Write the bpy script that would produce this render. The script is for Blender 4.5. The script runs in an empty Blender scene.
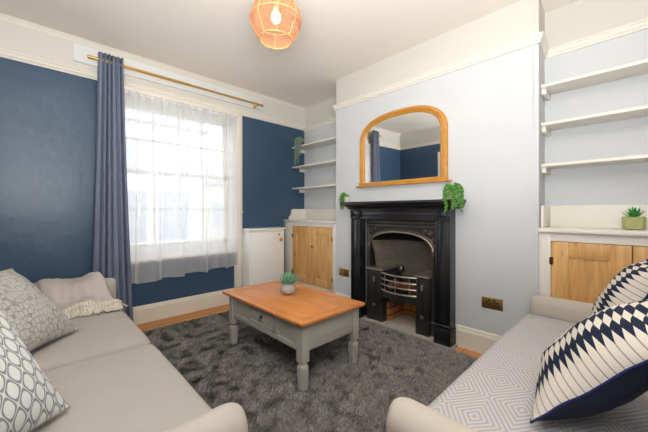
import bpy, bmesh, math, random
import numpy as np
from mathutils import Vector, Matrix, noise
random.seed(7)
S = bpy.context.scene
COL = S.collection
PI = math.pi
XC, XA, XR = 2.5, 2.855, 2.80          # chimney breast face, left alcove back, right alcove back
YW, YB, XL, ZC = 3.37, -0.45, -0.48, 2.6  # window wall, back wall, west wall, ceiling
YN, YF = 0.463, 2.39                    # chimney breast extent

# ------------------------------------------------------------------ materials
def lin(c):
    return tuple(((v/255)/12.92 if v/255 <= .04045 else ((v/255+.055)/1.055)**2.4) for v in c) + (1,)

class NT:
    def __init__(s, name):
        s.m = bpy.data.materials.new(name); s.m.use_nodes = True
        s.t = s.m.node_tree; s.n = s.t.nodes; s.l = s.t.links
        s.b = s.n['Principled BSDF']; s.out = s.n['Material Output']
    def new(s, typ, **kw):
        nd = s.n.new(typ)
        for k, v in kw.items(): setattr(nd, k, v)
        return nd
    def link(s, a, b): s.l.new(a, b)
    def val(s, sock, v):
        if hasattr(v, 'links') or isinstance(v, bpy.types.NodeSocket): s.link(v, sock)
        else: sock.default_value = v
    def math(s, op, a, b=0.0, c=None):
        nd = s.new('ShaderNodeMath', operation=op)
        s.val(nd.inputs[0], a); s.val(nd.inputs[1], b)
        if c is not None: s.val(nd.inputs[2], c)
        return nd.outputs[0]
    def coord(s, kind='Object', scale=(1, 1, 1), rot=(0, 0, 0)):
        tc = s.new('ShaderNodeTexCoord'); mp = s.new('ShaderNodeMapping')
        mp.inputs['Scale'].default_value = scale; mp.inputs['Rotation'].default_value = rot
        s.link(tc.outputs[kind], mp.inputs[0]); return mp.outputs[0]
    def noise(s, vec, scale=5, detail=3, rough=.5, dist=0):
        nd = s.new('ShaderNodeTexNoise'); s.link(vec, nd.inputs['Vector'])
        nd.inputs['Scale'].default_value = scale; nd.inputs['Detail'].default_value = detail
        nd.inputs['Roughness'].default_value = rough; nd.inputs['Distortion'].default_value = dist
        return nd.outputs['Fac']
    def mix(s, fac, a, b):
        nd = s.new('ShaderNodeMix', data_type='RGBA')
        s.val(nd.inputs[0], fac); s.val(nd.inputs[6], a); s.val(nd.inputs[7], b)
        return nd.outputs[2]
    def ramp(s, fac, p0, p1):
        nd = s.new('ShaderNodeMapRange'); s.val(nd.inputs[0], fac)
        nd.inputs[1].default_value = p0; nd.inputs[2].default_value = p1
        return nd.outputs[0]
    def bump(s, h, strength=.3, dist=.01):
        nd = s.new('ShaderNodeBump'); nd.inputs['Strength'].default_value = strength
        nd.inputs['Distance'].default_value = dist
        s.link(h, nd.inputs['Height']); s.link(nd.outputs[0], s.b.inputs['Normal'])
    def base(s, v, rough=.5, metal=0., spec=.5):
        s.val(s.b.inputs['Base Color'], v); s.b.inputs['Roughness'].default_value = rough
        s.b.inputs['Metallic'].default_value = metal; s.b.inputs['Specular IOR Level'].default_value = spec
        return s.m

def plain(name, c, rough=.5, metal=0., spec=.5, var=.06, nscale=6, bump=0., bscale=60, bdist=.002):
    t = NT(name); v = t.coord()
    n = t.noise(v, nscale, 3)
    a = lin(c); d = tuple(x*(1-var) for x in a[:3]) + (1,)
    col = t.mix(n, d, tuple(min(1, x*(1+var)) for x in a[:3]) + (1,))
    if bump: t.bump(t.noise(v, bscale, 3), bump, bdist)
    return t.base(col, rough, metal, spec)

def pine(name, c0, c1, rough=.4, axis='z', plank=0, scale=1.0, knots=True):
    t = NT(name)
    sc = {'g': (9, 9, 9), 'x': (1.2, 16, 16), 'y': (16, 1.2, 16), 'z': (16, 16, 1.2)}[axis]
    v = t.coord(scale=tuple(k*scale for k in sc))
    n1 = t.noise(v, 1.6, 5, .6, 1.2)
    v2 = t.coord(scale=tuple(k*scale*2.2 for k in sc))
    n2 = t.noise(v2, 3, 2)
    col = t.mix(t.ramp(n1, .32, .68), lin(c0), lin(c1))
    dk = tuple(x*.72 for x in lin(c0)[:3]) + (1,)
    col = t.mix(t.math('MULTIPLY', t.ramp(n2, .55, .75), .35), col, dk)
    if knots:
        ks = {'x': (3, 9, 9), 'y': (9, 3, 9), 'z': (9, 9, 3)}[axis]
        vo = t.new('ShaderNodeTexVoronoi'); t.link(t.coord(scale=ks), vo.inputs['Vector'])
        vo.inputs['Scale'].default_value = 1.0
        k = t.math('SUBTRACT', 1.0, t.ramp(vo.outputs['Distance'], .05, .13))
        col = t.mix(t.math('MULTIPLY', k, .75), col, lin((112, 62, 28)))
    if plank:
        tc = t.coord(); sp = t.new('ShaderNodeSeparateXYZ'); t.link(tc, sp.inputs[0])
        a = sp.outputs[1 if axis == 'x' else 0]
        fr = t.math('FRACT', t.math('DIVIDE', a, plank))
        gap = t.math('LESS_THAN', t.math('ABSOLUTE', t.math('SUBTRACT', fr, .5)), .02)
        idx = t.math('FLOOR', t.math('ADD', t.math('DIVIDE', a, plank), .5))
        wn = t.new('ShaderNodeTexWhiteNoise', noise_dimensions='1D'); t.link(idx, wn.inputs['W'])
        col = t.mix(t.math('MULTIPLY', wn.outputs['Value'], .4), col, dk)
        col = t.mix(gap, col, lin((60, 32, 14)))
    return t.base(col, rough)

def two_tone(name, low, high, z=2.29, rough=.6, var=.05):
    t = NT(name); g = t.new('ShaderNodeNewGeometry')
    sp = t.new('ShaderNodeSeparateXYZ'); t.link(g.outputs['Position'], sp.inputs[0])
    n = t.noise(t.coord(), 3, 4)
    lo = t.mix(n, tuple(x*(1-var) for x in lin(low)[:3])+(1,), tuple(x*(1+var) for x in lin(low)[:3])+(1,))
    col = t.mix(t.math('GREATER_THAN', sp.outputs[2], z), lo, lin(high))
    t.bump(t.noise(t.coord(), 2.2, 5, .55), .6 if 'navy' in name else .25, .02)
    return t.base(col, rough)

M = {}
M['wall'] = two_tone('pale_grey_paint', (208, 210, 213), (211, 208, 200), 2.27, .75)
M['blue'] = two_tone('navy_wall_paint', (58, 83, 110), (218, 215, 207), 2.29, .36, .12)
M['ceil'] = plain('ceiling_paint', (242, 236, 226), .85, var=.02)
M['cream'] = plain('cream_gloss_paint', (232, 227, 216), .35, var=.02, nscale=3)
M['white'] = plain('white_gloss_paint', (244, 243, 239), .35, var=.02)
M['board'] = plain('white_board_paint', (228, 230, 230), .5, var=.02)
M['skirt'] = plain('cream_skirting_paint', (232, 226, 212), .4, var=.04)
M['floor'] = pine('pine_floorboards', (196, 124, 58), (222, 152, 78), .35, 'x', plank=.14)
M['door_pine'] = pine('honey_pine_door', (206, 150, 86), (236, 190, 124), .4, 'z')
M['door_pine_h'] = pine('honey_pine_rail', (205, 152, 92), (228, 182, 122), .4, 'y')
M['top_pine'] = pine('orange_waxed_pine', (205, 128, 66), (226, 152, 88), .28, 'y', scale=.7)
M['top_pine_x'] = pine('orange_waxed_pine_end', (202, 124, 62), (222, 148, 84), .28, 'x', scale=.7)
M['tpaint'] = plain('taupe_chalk_paint', (182, 179, 170), .5, var=.08, nscale=20, bump=.15)
M['brass'] = plain('polished_brass', (232, 192, 112), .28, 1., var=.08)
M['socket_brass'] = plain('aged_brass_plate', (204, 168, 104), .35, 1., var=.1)
M['black'] = plain('black_plastic', (18, 18, 18), .4)
M['iron'] = plain('black_cast_iron', (46, 44, 43), .36, .2, .8, var=.3, nscale=30, bump=.25, bscale=90)
M['iron_gloss'] = plain('black_polished_iron', (33, 33, 37), .27, .15, .9, var=.2, nscale=12, bump=.12, bscale=50)
M['steel'] = plain('worn_bright_iron', (168, 158, 146), .38, .8, var=.3, nscale=40)
M['steel_dk'] = plain('dull_worn_iron', (112, 104, 96), .35, .6, var=.35, nscale=40)
M['fireback'] = plain('sooty_fireback', (98, 90, 82), .8, var=.5, nscale=7, bump=.4, bscale=25)
M['soot'] = plain('soot_lining', (34, 30, 28), .9, var=.4, nscale=8)
M['coal'] = plain('rusty_coal', (120, 72, 50), .9, var=.5, nscale=30)
M['slate'] = plain('grey_hearth_stone', (138, 138, 138), .55, var=.25, nscale=10, bump=.3)
M['ash'] = plain('dusty_hearth_cement', (184, 174, 160), .9, var=.3, nscale=18, bump=.5, bscale=40)
def brick():
    t = NT('warm_brick'); v = t.coord(scale=(1, 1, 1)); b = t.new('ShaderNodeTexBrick')
    # brick rows laid on the vertical faces
    sp = t.new('ShaderNodeSeparateXYZ'); t.link(v, sp.inputs[0]); cb = t.new('ShaderNodeCombineXYZ')
    t.link(t.math('ADD', sp.outputs[0], sp.outputs[1]), cb.inputs[0]); t.link(sp.outputs[2], cb.inputs[1])
    t.link(cb.outputs[0], b.inputs['Vector'])
    b.inputs['Color1'].default_value = lin((188, 122, 66)); b.inputs['Color2'].default_value = lin((150, 86, 48))
    b.inputs['Mortar'].default_value = lin((70, 48, 34)); b.inputs['Scale'].default_value = 1
    b.inputs['Brick Width'].default_value = .21; b.inputs['Row Height'].default_value = .07
    b.inputs['Mortar Size'].default_value = .006
    return t.base(b.outputs[0], .9)
M['brick'] = brick()
M['gilt'] = pine('gilded_pine_frame', (188, 128, 50), (206, 148, 64), .26, 'g', knots=False)
t = NT('mirror_silver'); M['mirror'] = t.base((.93, .94, .94, 1), .01, 1.)
t = NT('curtain_cloth'); v = t.coord()
M['curtain'] = t.base(t.mix(t.noise(v, 300, 2), lin((110, 117, 138)), lin((128, 135, 156))), .85, spec=.15)
M['sofa'] = plain('oatmeal_grey_linen', (174, 168, 163), .9, spec=.15, var=.07, nscale=9, bump=.5, bscale=420, bdist=.001)
M['sofa_beige'] = plain('beige_linen', (194, 185, 174), .9, spec=.15, var=.05, nscale=9, bump=.5, bscale=420, bdist=.001)
M['sofa_arm'] = plain('warm_grey_linen', (184, 178, 170), .9, spec=.15, var=.05, nscale=9, bump=.5, bscale=420, bdist=.001)
M['piping'] = plain('grey_fabric_piping', (150, 145, 140), .9, spec=.1)
M['legwood'] = plain('dark_sofa_leg', (60, 42, 30), .4)
M['rugbase'] = plain('rug_backing', (86, 84, 82), .95, spec=.1)
def rugmat():
    t = NT('charcoal_shag'); v = t.coord()
    n = t.noise(v, 9.0, 5, .7, .8); n2 = t.noise(v, 60, 2)
    c = t.mix(t.ramp(n, .33, .68), lin((126, 122, 118)), lin((176, 170, 164)))
    c = t.mix(t.ramp(n2, .3, .7), lin((112, 108, 105)), c)
    return t.base(c, .8, spec=.2)
M['pile'] = rugmat()
M['throw'] = None
def throwmat():
    t = NT('knitted_throw'); v = t.coord(scale=(1, 1, 1), rot=(0, 0, .78))
    w = t.new('ShaderNodeTexWave', wave_type='BANDS', bands_direction='X'); t.link(v, w.inputs[0])
    w.inputs['Scale'].default_value = 26; w.inputs['Distortion'].default_value = 1
    w2 = t.new('ShaderNodeTexWave', wave_type='BANDS', bands_direction='Y'); t.link(v, w2.inputs[0])
    w2.inputs['Scale'].default_value = 26; w2.inputs['Distortion'].default_value = 1
    h = t.math('MULTIPLY', w.outputs['Fac'], w2.outputs['Fac'])
    c = t.mix(h, lin((194, 184, 178)), lin((226, 218, 212)))
    t.bump(h, .6, .004)
    return t.base(c, .95, spec=.1)
M['throw'] = throwmat()
M['fringe'] = plain('cream_fringe_yarn', (220, 213, 200), .95, spec=.1, var=.1, nscale=80)
M['leaf'] = plain('fresh_green_leaf', (92, 152, 58), .5, var=.35, nscale=50)
M['leaf_grey'] = plain('grey_green_leaf', (138, 160, 144), .6, var=.3, nscale=50)
M['succ'] = plain('blue_green_succulent', (128, 182, 152), .45, var=.35, nscale=40)
M['succ_b'] = plain('bright_green_succulent', (60, 158, 70), .45, var=.3, nscale=40)
M['concrete'] = plain('pale_concrete_pot', (176, 172, 166), .85, var=.28, nscale=18, bump=.3)
M['olive'] = plain('sage_ceramic', (172, 176, 118), .4, var=.05)
M['potgrey'] = plain('stone_pot', (200, 190, 176), .8, var=.1)
M['potdark'] = plain('dark_pot', (40, 42, 46), .6)
M['soil'] = plain('soil', (60, 44, 32), .95)
M['rattan'] = plain('natural_rattan', (214, 158, 104), .6, var=.12, nscale=30)
t = NT('rattan_weave')
M['weave'] = t.base(lin((190, 134, 92)), .7)
t.b.inputs['Subsurface Weight'].default_value = 0
M['navy'] = plain('navy_cushion_cloth', (42, 46, 62), .9, spec=.1, bump=.4, bscale=300)
M['bluepipe'] = plain('blue_piping', (46, 52, 96), .8, spec=.1)
t = NT('clear_glass'); t.n.remove(t.b)
tr = t.new('ShaderNodeBsdfTransparent'); gl = t.new('ShaderNodeBsdfGlossy'); gl.inputs['Roughness'].default_value = .02
mx = t.new('ShaderNodeMixShader'); mx.inputs[0].default_value = .06
t.link(tr.outputs[0], mx.inputs[1]); t.link(gl.outputs[0], mx.inputs[2]); t.link(mx.outputs[0], t.out.inputs[0]); M['glass'] = t.m
t = NT('white_voile'); t.n.remove(t.b)
tr = t.new('ShaderNodeBsdfTransparent'); df = t.new('ShaderNodeBsdfDiffuse'); tl = t.new('ShaderNodeBsdfTranslucent')
df.inputs[0].default_value = (.92, .92, .93, 1); tl.inputs[0].default_value = (.92, .92, .93, 1)
m1 = t.new('ShaderNodeMixShader'); m1.inputs[0].default_value = .5
t.link(df.outputs[0], m1.inputs[1]); t.link(tl.outputs[0], m1.inputs[2])
m2 = t.new('ShaderNodeMixShader'); m2.inputs[0].default_value = .58
t.link(tr.outputs[0], m2.inputs[1]); t.link(m1.outputs[0], m2.inputs[2]); t.link(m2.outputs[0], t.out.inputs[0]); M['voile'] = t.m
t = NT('glowing_bulb'); M['bulb'] = t.base(lin((255, 235, 200)), .4)
t.b.inputs['Emission Color'].default_value = lin((255, 225, 180)); t.b.inputs['Emission Strength'].default_value = 4
M['render'] = plain('pale_house_render', (228, 227, 224), .9, var=.05)
M['render2'] = plain('cream_house_render', (228, 222, 208), .9, var=.05)
M['roof'] = plain('grey_slate_roof', (196, 197, 200), .8, var=.1)
M['wglass'] = plain('dark_house_window', (186, 190, 196), .3)
M['asphalt'] = plain('street_asphalt', (120, 120, 120), .9)

# patterned cushions --------------------------------------------------------
def uvs(t):
    tc = t.new('ShaderNodeTexCoord'); sp = t.new('ShaderNodeSeparateXYZ'); t.link(tc.outputs['UV'], sp.inputs[0])
    return sp.outputs[0], sp.outputs[1]
def ogee(name, ground, line, n=5.0, width=.13, texture=0.0):
    t = NT(name); u, v = uvs(t)
    a = t.math('MULTIPLY', u, n*2*PI); b = t.math('MULTIPLY', v, n*PI*1.15)
    # interlocking ogee lattice: |cos a + cos b*k| near a level
    f = t.math('ADD', t.math('COSINE', a), t.math('MULTIPLY', t.math('COSINE', b), 1.0))
    g = t.math('ABSOLUTE', t.math('SUBTRACT', t.math('ABSOLUTE', f), .42))
    ln = t.math('SUBTRACT', 1.0, t.ramp(g, width, width*1.9))
    c = t.mix(ln, lin(ground), lin(line))
    if texture:
        n3 = t.noise(t.coord('UV'), 60, 2); c = t.mix(t.math('MULTIPLY', t.ramp(n3, .4, .7), texture), c, lin(ground))
    t.bump(ln, .3, .003)
    return t.base(c, .7, spec=.25)
M['lattice'] = ogee('white_lattice_cushion', (216, 218, 216), (132, 138, 146), 9.5, .20)
def crackle():
    t = NT('silver_crackle_cushion'); vo = t.new('ShaderNodeTexVoronoi', feature='DISTANCE_TO_EDGE')
    t.link(t.coord('UV', scale=(24, 15, 1)), vo.inputs['Vector']); vo.inputs['Scale'].default_value = 1
    vo.inputs['Randomness'].default_value = .6
    ln = t.math('SUBTRACT', 1.0, t.ramp(vo.outputs['Distance'], .03, .09))
    c = t.mix(ln, lin((190, 188, 184)), lin((150, 150, 150))); t.bump(ln, .6, .004)
    return t.base(c, .5, spec=.4)
M['crackle'] = crackle()
def leafstripe():
    t = NT('navy_leaf_stripe_cushion'); u, v = uvs(t)   # u across the columns, v along them
    nr = 19.0
    vf = t.math('FRACT', t.math('MULTIPLY', v, nr)); vc = t.math('ABSOLUTE', t.math('SUBTRACT', vf, .5))
    # thin grey line across, once per repeat
    line = t.math('LESS_THAN', vc, .07)
    uc = t.math('FRACT', t.math('MULTIPLY_ADD', u, 3.57, .7))            # three columns
    d = t.math('DIVIDE', t.math('ABSOLUTE', t.math('SUBTRACT', uc, .5)), .47)   # 0..1 inside the column
    tip = t.math('MULTIPLY', t.math('SUBTRACT', 1.0, d), .56)
    leaf = t.math('MULTIPLY', t.math('LESS_THAN', vc, tip), t.math('GREATER_THAN', u, .08))
    c = t.mix(line, lin((222, 214, 203)), lin((150, 141, 136)))
    c = t.mix(leaf, c, lin((34, 42, 62)))
    t.bump(t.noise(t.coord('UV'), 220, 2), .3, .001)
    return t.base(c, .85, spec=.15)
M['leafstripe'] = leafstripe()
def diamonds():
    t = NT('diamond_woven_throw'); v = t.coord()
    sp = t.new('ShaderNodeSeparateXYZ'); t.link(v, sp.inputs[0])
    x, y = sp.outputs[0], sp.outputs[1]
    cx = t.math('MULTIPLY', x, 3.4); cy = t.math('MULTIPLY', y, 5.0)
    fx = t.math('ABSOLUTE', t.math('SUBTRACT', t.math('FRACT', cx), .5)); fy = t.math('ABSOLUTE', t.math('SUBTRACT', t.math('FRACT', cy), .5))
    par = t.math('FRACT', t.math('MULTIPLY', t.math('ADD', t.math('FLOOR', cx), t.math('FLOOR', cy)), .5))
    d = t.math('ADD', fx, fy)
    st = t.math('FRACT', t.math('MULTIPLY', d, 11))
    ln = t.math('GREATER_THAN', st, .5)
    c = t.mix(ln, lin((196, 193, 193)), lin((170, 167, 170)))
    t.bump(st, .4, .002)
    return t.base(c, .95, spec=.1)
M['diamond'] = diamonds()

# ------------------------------------------------------------------ object helpers
def link(o, parent=None):
    COL.objects.link(o)
    if parent is not None: o.parent = parent
    return o
def tag(o, label=None, cat=None, group=None, kind=None):
    if label: o['label'] = label
    if cat: o['category'] = cat
    if group: o['group'] = group
    if kind: o['kind'] = kind
    return o
def thing(name, loc, label=None, cat=None, group=None, kind=None):
    o = bpy.data.objects.new(name, None); o.empty_display_size = .1
    COL.objects.link(o); o.location = loc
    return tag(o, label, cat, group, kind)
def wloc(p):
    v = Vector((0, 0, 0))
    while p is not None: v += p.location; p = p.parent
    return v

class MB:
    def __init__(s): s.bm = bmesh.new(); s.bm.loops.layers.uv.new('UVMap')
    def box(s, x0, x1, y0, y1, z0, z1, bev=0., seg=2, mi=0):
        b = bmesh.new()
        bmesh.ops.create_cube(b, size=1)
        for v in b.verts:
            v.co = Vector(((x0+x1)/2+v.co.x*(x1-x0), (y0+y1)/2+v.co.y*(y1-y0), (z0+z1)/2+v.co.z*(z1-z0)))
        if bev:
            bev = min(bev, .49*min(abs(x1-x0), abs(y1-y0), abs(z1-z0)))
            bmesh.ops.bevel(b, geom=list(b.edges), offset=bev, segments=seg, affect='EDGES', profile=.5)
        s.merge(b, mi); return s
    def merge(s, b, mi=0, M4=None):
        if M4 is not None: bmesh.ops.transform(b, matrix=M4, verts=b.verts)
        mp = {}
        for v in b.verts: mp[v] = s.bm.verts.new(v.co)
        for f in b.faces:
            try:
                nf = s.bm.faces.new([mp[v] for v in f.verts]); nf.material_index = mi
            except ValueError: pass
        b.free(); return s
    def poly(s, pts, faces, mi=0):
        vs = [s.bm.verts.new(p) for p in pts]
        for f in faces:
            try: nf = s.bm.faces.new([vs[i] for i in f]); nf.material_index = mi
            except ValueError: pass
        return s
    def prism(s, poly, axis, a0, a1, mi=0):
        # poly: 2-D points; axis 'y': (x,z)->extrude y ; 'x': (y,z)->extrude x ; 'z': (x,y)->extrude z
        def P(p, a):
            return {'y': (p[0], a, p[1]), 'x': (a, p[0], p[1]), 'z': (p[0], p[1], a)}[axis]
        n = len(poly)
        pts = [P(p, a0) for p in poly] + [P(p, a1) for p in poly]
        faces = [tuple(range(n)), tuple(range(2*n-1, n-1, -1))] + [(i, i+n, (i+1) % n+n, (i+1) % n) for i in range(n)]
        return s.poly(pts, faces, mi)
    def strip(s, inner, outer, axis, a0, a1):
        # solid band between two matched open polylines
        def P(p, a): return {'y': (p[0], a, p[1]), 'x': (a, p[0], p[1]), 'z': (p[0], p[1], a)}[axis]
        n = len(inner)
        pts = [P(p, a0) for p in inner]+[P(p, a0) for p in outer]+[P(p, a1) for p in inner]+[P(p, a1) for p in outer]
        F = []
        for i in range(n-1):
            F += [(i, i+1, n+i+1, n+i), (2*n+i, 3*n+i, 3*n+i+1, 2*n+i+1), (i, 2*n+i, 2*n+i+1, i+1), (n+i, n+i+1, 3*n+i+1, 3*n+i)]
        F += [(0, n, 3*n, 2*n), (n-1, 3*n-1, 4*n-1, 2*n-1)]
        return s.poly(pts, F)
    def lathe(s, prof, c, seg=24, jit=None, axis='z'):
        rows = []
        pts = []; F = []
        for r, z in prof:
            for k in range(seg):
                a = 2*PI*k/seg
                q = (r*math.cos(a), r*math.sin(a), z)
                if axis == 'x': q = (z, q[0], q[1])
                if axis == 'y': q = (q[0], z, q[1])
                pts.append((c[0]+q[0], c[1]+q[1], c[2]+q[2]))
        n = len(prof)
        for i in range(n-1):
            for k in range(seg):
                F.append((i*seg+k, i*seg+(k+1) % seg, (i+1)*seg+(k+1) % seg, (i+1)*seg+k))
        if prof[0][0] > 1e-5: F.append(tuple(range(seg-1, -1, -1)))
        if prof[-1][0] > 1e-5: F.append(tuple((n-1)*seg+k for k in range(seg)))
        return s.poly(pts, F)
    def tube(s, path, r, seg=6, closed=False, taper=None):
        path = [Vector(p) for p in path]; n = len(path); pts = []; F = []
        up = Vector((0, 0, 1))
        for i, p in enumerate(path):
            a = path[(i-1) % n] if (closed or i > 0) else p
            b = path[(i+1) % n] if (closed or i < n-1) else p
            d = (b-a).normalized() if (b-a).length > 1e-9 else Vector((0, 0, 1))
            ref = up if abs(d.z) < .95 else Vector((1, 0, 0))
            e1 = d.cross(ref).normalized(); e2 = d.cross(e1)
            rr = r if taper is None else r*taper(i/(n-1))
            for k in range(seg):
                t_ = 2*PI*k/seg
                pts.append(p+e1*math.cos(t_)*rr+e2*math.sin(t_)*rr)
        m = n if closed else n-1
        for i in range(m):
            j = (i+1) % n
            for k in range(seg):
                F.append((i*seg+k, i*seg+(k+1) % seg, j*seg+(k+1) % seg, j*seg+k))
        if not closed:
            F.append(tuple(range(seg))); F.append(tuple((n-1)*seg+k for k in range(seg-1, -1, -1)))
        return s.poly(pts, F)
    def ball(s, c, r, sub=1, sc=(1, 1, 1)):
        b = bmesh.new(); bmesh.ops.create_icosphere(b, subdivisions=sub, radius=r)
        for v in b.verts: v.co = Vector((v.co.x*sc[0]+c[0], v.co.y*sc[1]+c[1], v.co.z*sc[2]+c[2]))
        return s.merge(b)
    def build(s, name, mat, parent=None, smooth=False, label=None, weld=True):
        me = bpy.data.meshes.new(name)
        if parent is None:
            cs = [v.co for v in s.bm.verts]
            lo = Vector([min(c[i] for c in cs) for i in range(3)]); hi = Vector([max(c[i] for c in cs) for i in range(3)])
            off = Vector(((lo.x+hi.x)/2, (lo.y+hi.y)/2, lo.z))
        else: off = wloc(parent)
        bmesh.ops.recalc_face_normals(s.bm, faces=s.bm.faces)
        for v in s.bm.verts: v.co -= off
        s.bm.to_mesh(me); s.bm.free()
        for m in (mat if isinstance(mat, (list, tuple)) else [mat]): me.materials.append(m)
        if smooth:
            me.shade_smooth()
            try: me.set_sharp_from_angle(angle=math.radians(smooth if smooth is not True else 40))
            except Exception: pass
        o = bpy.data.objects.new(name, me); link(o, parent)
        if parent is None: o.location = off
        if label: o['label'] = label
        return o
def bx(name, mat, dims, parent=None, bev=0., label=None):
    return MB().box(*dims, bev=bev).build(name, mat, parent, smooth=True if bev else False, label=label)
def struct(o): o['kind'] = 'structure'; return o
def copy_tree(o, parent=None):
    c = o.copy(); COL.objects.link(c); c.parent = parent
    for ch in list(o.children): copy_tree(ch, c)
    return c

# ------------------------------------------------------------------ the room shell
struct(bx('floor', M['floor'], (XL-.1, 3.0, YB-.1, YW+.05, -.1, 0)))
struct(bx('ceiling', M['ceil'], (XL-.1, 3.0, YB-.1, YW+.3, ZC, ZC+.1)))
# window wall with opening
WX0, WX1, WZ0, WZ1 = .60, 1.74, .63, 2.20
m = MB()
m.box(XL-.1, WX0, YW, YW+.25, 0, ZC); m.box(WX1, 3.0, YW, YW+.25, 0, ZC)
m.box(WX0, WX1, YW, YW+.25, 0, WZ0); m.box(WX0, WX1, YW, YW+.25, WZ1, ZC)
struct(m.build('wall_left', M['blue']))
# fireplace wall
OY0, OY1, OZ = 1.157, 1.957, 1.02
m = MB()
m.box(XA, 3.0, YF-.02, YW, 0, ZC)                      # left alcove back
m.box(XC, 3.0, OY1, YF, 0, ZC); m.box(XC, 3.0, YN+.03, OY0, 0, ZC)
m.box(XC, 3.0, OY0, OY1, OZ, ZC); m.box(2.93, 3.0, OY0, OY1, 0, OZ)
m.prism([(XC, YN), (XC, YN+.031), (XR+.02, YN+.07), (XR+.02, YN+.019)], 'z', 0, ZC)
m.box(XR, 3.0, YB, YN+.06, 0, ZC)
struct(m.build('wall_right', M['wall']))
# west wall with a door far along it, back wall
m = MB(); DY0, DY1, DZ = 1.70, 2.46, 2.02
m.box(XL-.1, XL, YB-.1, YW, 0, ZC)
struct(m.build('wall_back_left', M['blue']))
struct(bx('wall_back_right', M['wall'], (XL, 3.0, YB-.1, YB, 0, ZC)))
d = thing('door_1', (XL, (DY0+DY1)/2, 0), kind='structure')
m = MB()
m.box(XL, XL+.03, DY0-.1, DY0, .0, DZ+.1, .006); m.box(XL, XL+.03, DY1, DY1+.1, 0, DZ+.1, .006); m.box(XL, XL+.031, DY0, DY1, DZ, DZ+.1, .006)
m.build('door_frame', M['cream'], d)
m = MB(); m.box(XL, XL+.015, DY0, DY1, 0, DZ)
for (a, b) in ((.2, .9), (1.05, 1.9)):
    for (p, q) in ((DY0+.1, DY0+.34), (DY1-.34, DY1-.1)): m.box(XL+.01, XL+.022, p, q, a, b, .006)
m.build('door_leaf', M['cream'], d)
m = MB().ball((XL+.05, DY0+.07, 1.0), .025, 2); m.tube([(XL+.015, DY0+.07, 1), (XL+.05, DY0+.07, 1)], .008)
m.build('door_knob', M['brass'], d, True)

# cornice, picture rails, skirtings
def rail(name, path, prof, mat, z):
    """sweep a (out, up) profile along a 2-D wall path; out points to the left-hand side of travel"""
    n = len(path); P = [Vector(p) for p in path]; rows = []
    for i in range(n):
        if i == 0: d = (P[1]-P[0]).normalized(); nn = Vector((-d.y, d.x)); k = 1
        elif i == n-1: d = (P[-1]-P[-2]).normalized(); nn = Vector((-d.y, d.x)); k = 1
        else:
            d1 = (P[i]-P[i-1]).normalized(); d2 = (P[i+1]-P[i]).normalized()
            n1 = Vector((-d1.y, d1.x)); n2 = Vector((-d2.y, d2.x)); nn = (n1+n2).normalized(); k = 1/max(.3, nn.dot(n1))
        rows.append([(P[i].x+nn.x*k*o, P[i].y+nn.y*k*o, z+u) for o, u in prof])
    m = MB(); q = len(prof); pts = [p for r in rows for p in r]; F = []
    for i in range(n-1):
        for j in range(q): F.append((i*q+j, i*q+(j+1) % q, (i+1)*q+(j+1) % q, (i+1)*q+j))
    F.append(tuple(range(q))); F.append(tuple((n-1)*q+j for j in range(q)))
    return struct(m.poly(pts, F).build(name, mat))
RP = [(0, 0), (.012, 0), (.012, .012), (.022, .022), (.022, .04), (.03, .048), (.03, .056), (.014, .062), (0, .062)]
# travel so that the room is on the left-hand side of the path
rightpath = [(XR, YB), (XR, YN+.018), (XC, YN), (XC, YF), (XA, YF), (XA, YW)]
rail('trim_1', rightpath, RP, M['cream'], 2.255)
rail('trim_2', [(XA, YW), (XL, YW)], [(a, b+.02) for a, b in RP], M['cream'], 2.255)
rail('trim_3', [(XL, YW), (XL, YB), (XR, YB)], [(a, b+.02) for a, b in RP], M['cream'], 2.255)
CP = [(0, 0), (.006, 0), (.02, .02), (.035, .035), (.04, .04), (0, .04)]
rail('trim_4', [(XA, YW), (XL, YW)], CP, M['cream'], 2.558)
SP = [(0, 0), (.02, 0), (.02, .135), (.014, .15), (.012, .165), (.006, .172), (0, .172)]
rail('baseboard_left', [(1.83, YW), (XL, YW)], SP, M['skirt'], 0)
rail('baseboard_right', [(XC, YN), (XC, 1.02)], SP, M['skirt'], 0)
rail('baseboard_fireside', [(XC, 2.09), (XC, YF)], SP, M['skirt'], 0)
rail('baseboard_back', [(XL, YB), (XR, YB)], SP, M['skirt'], 0)

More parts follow.
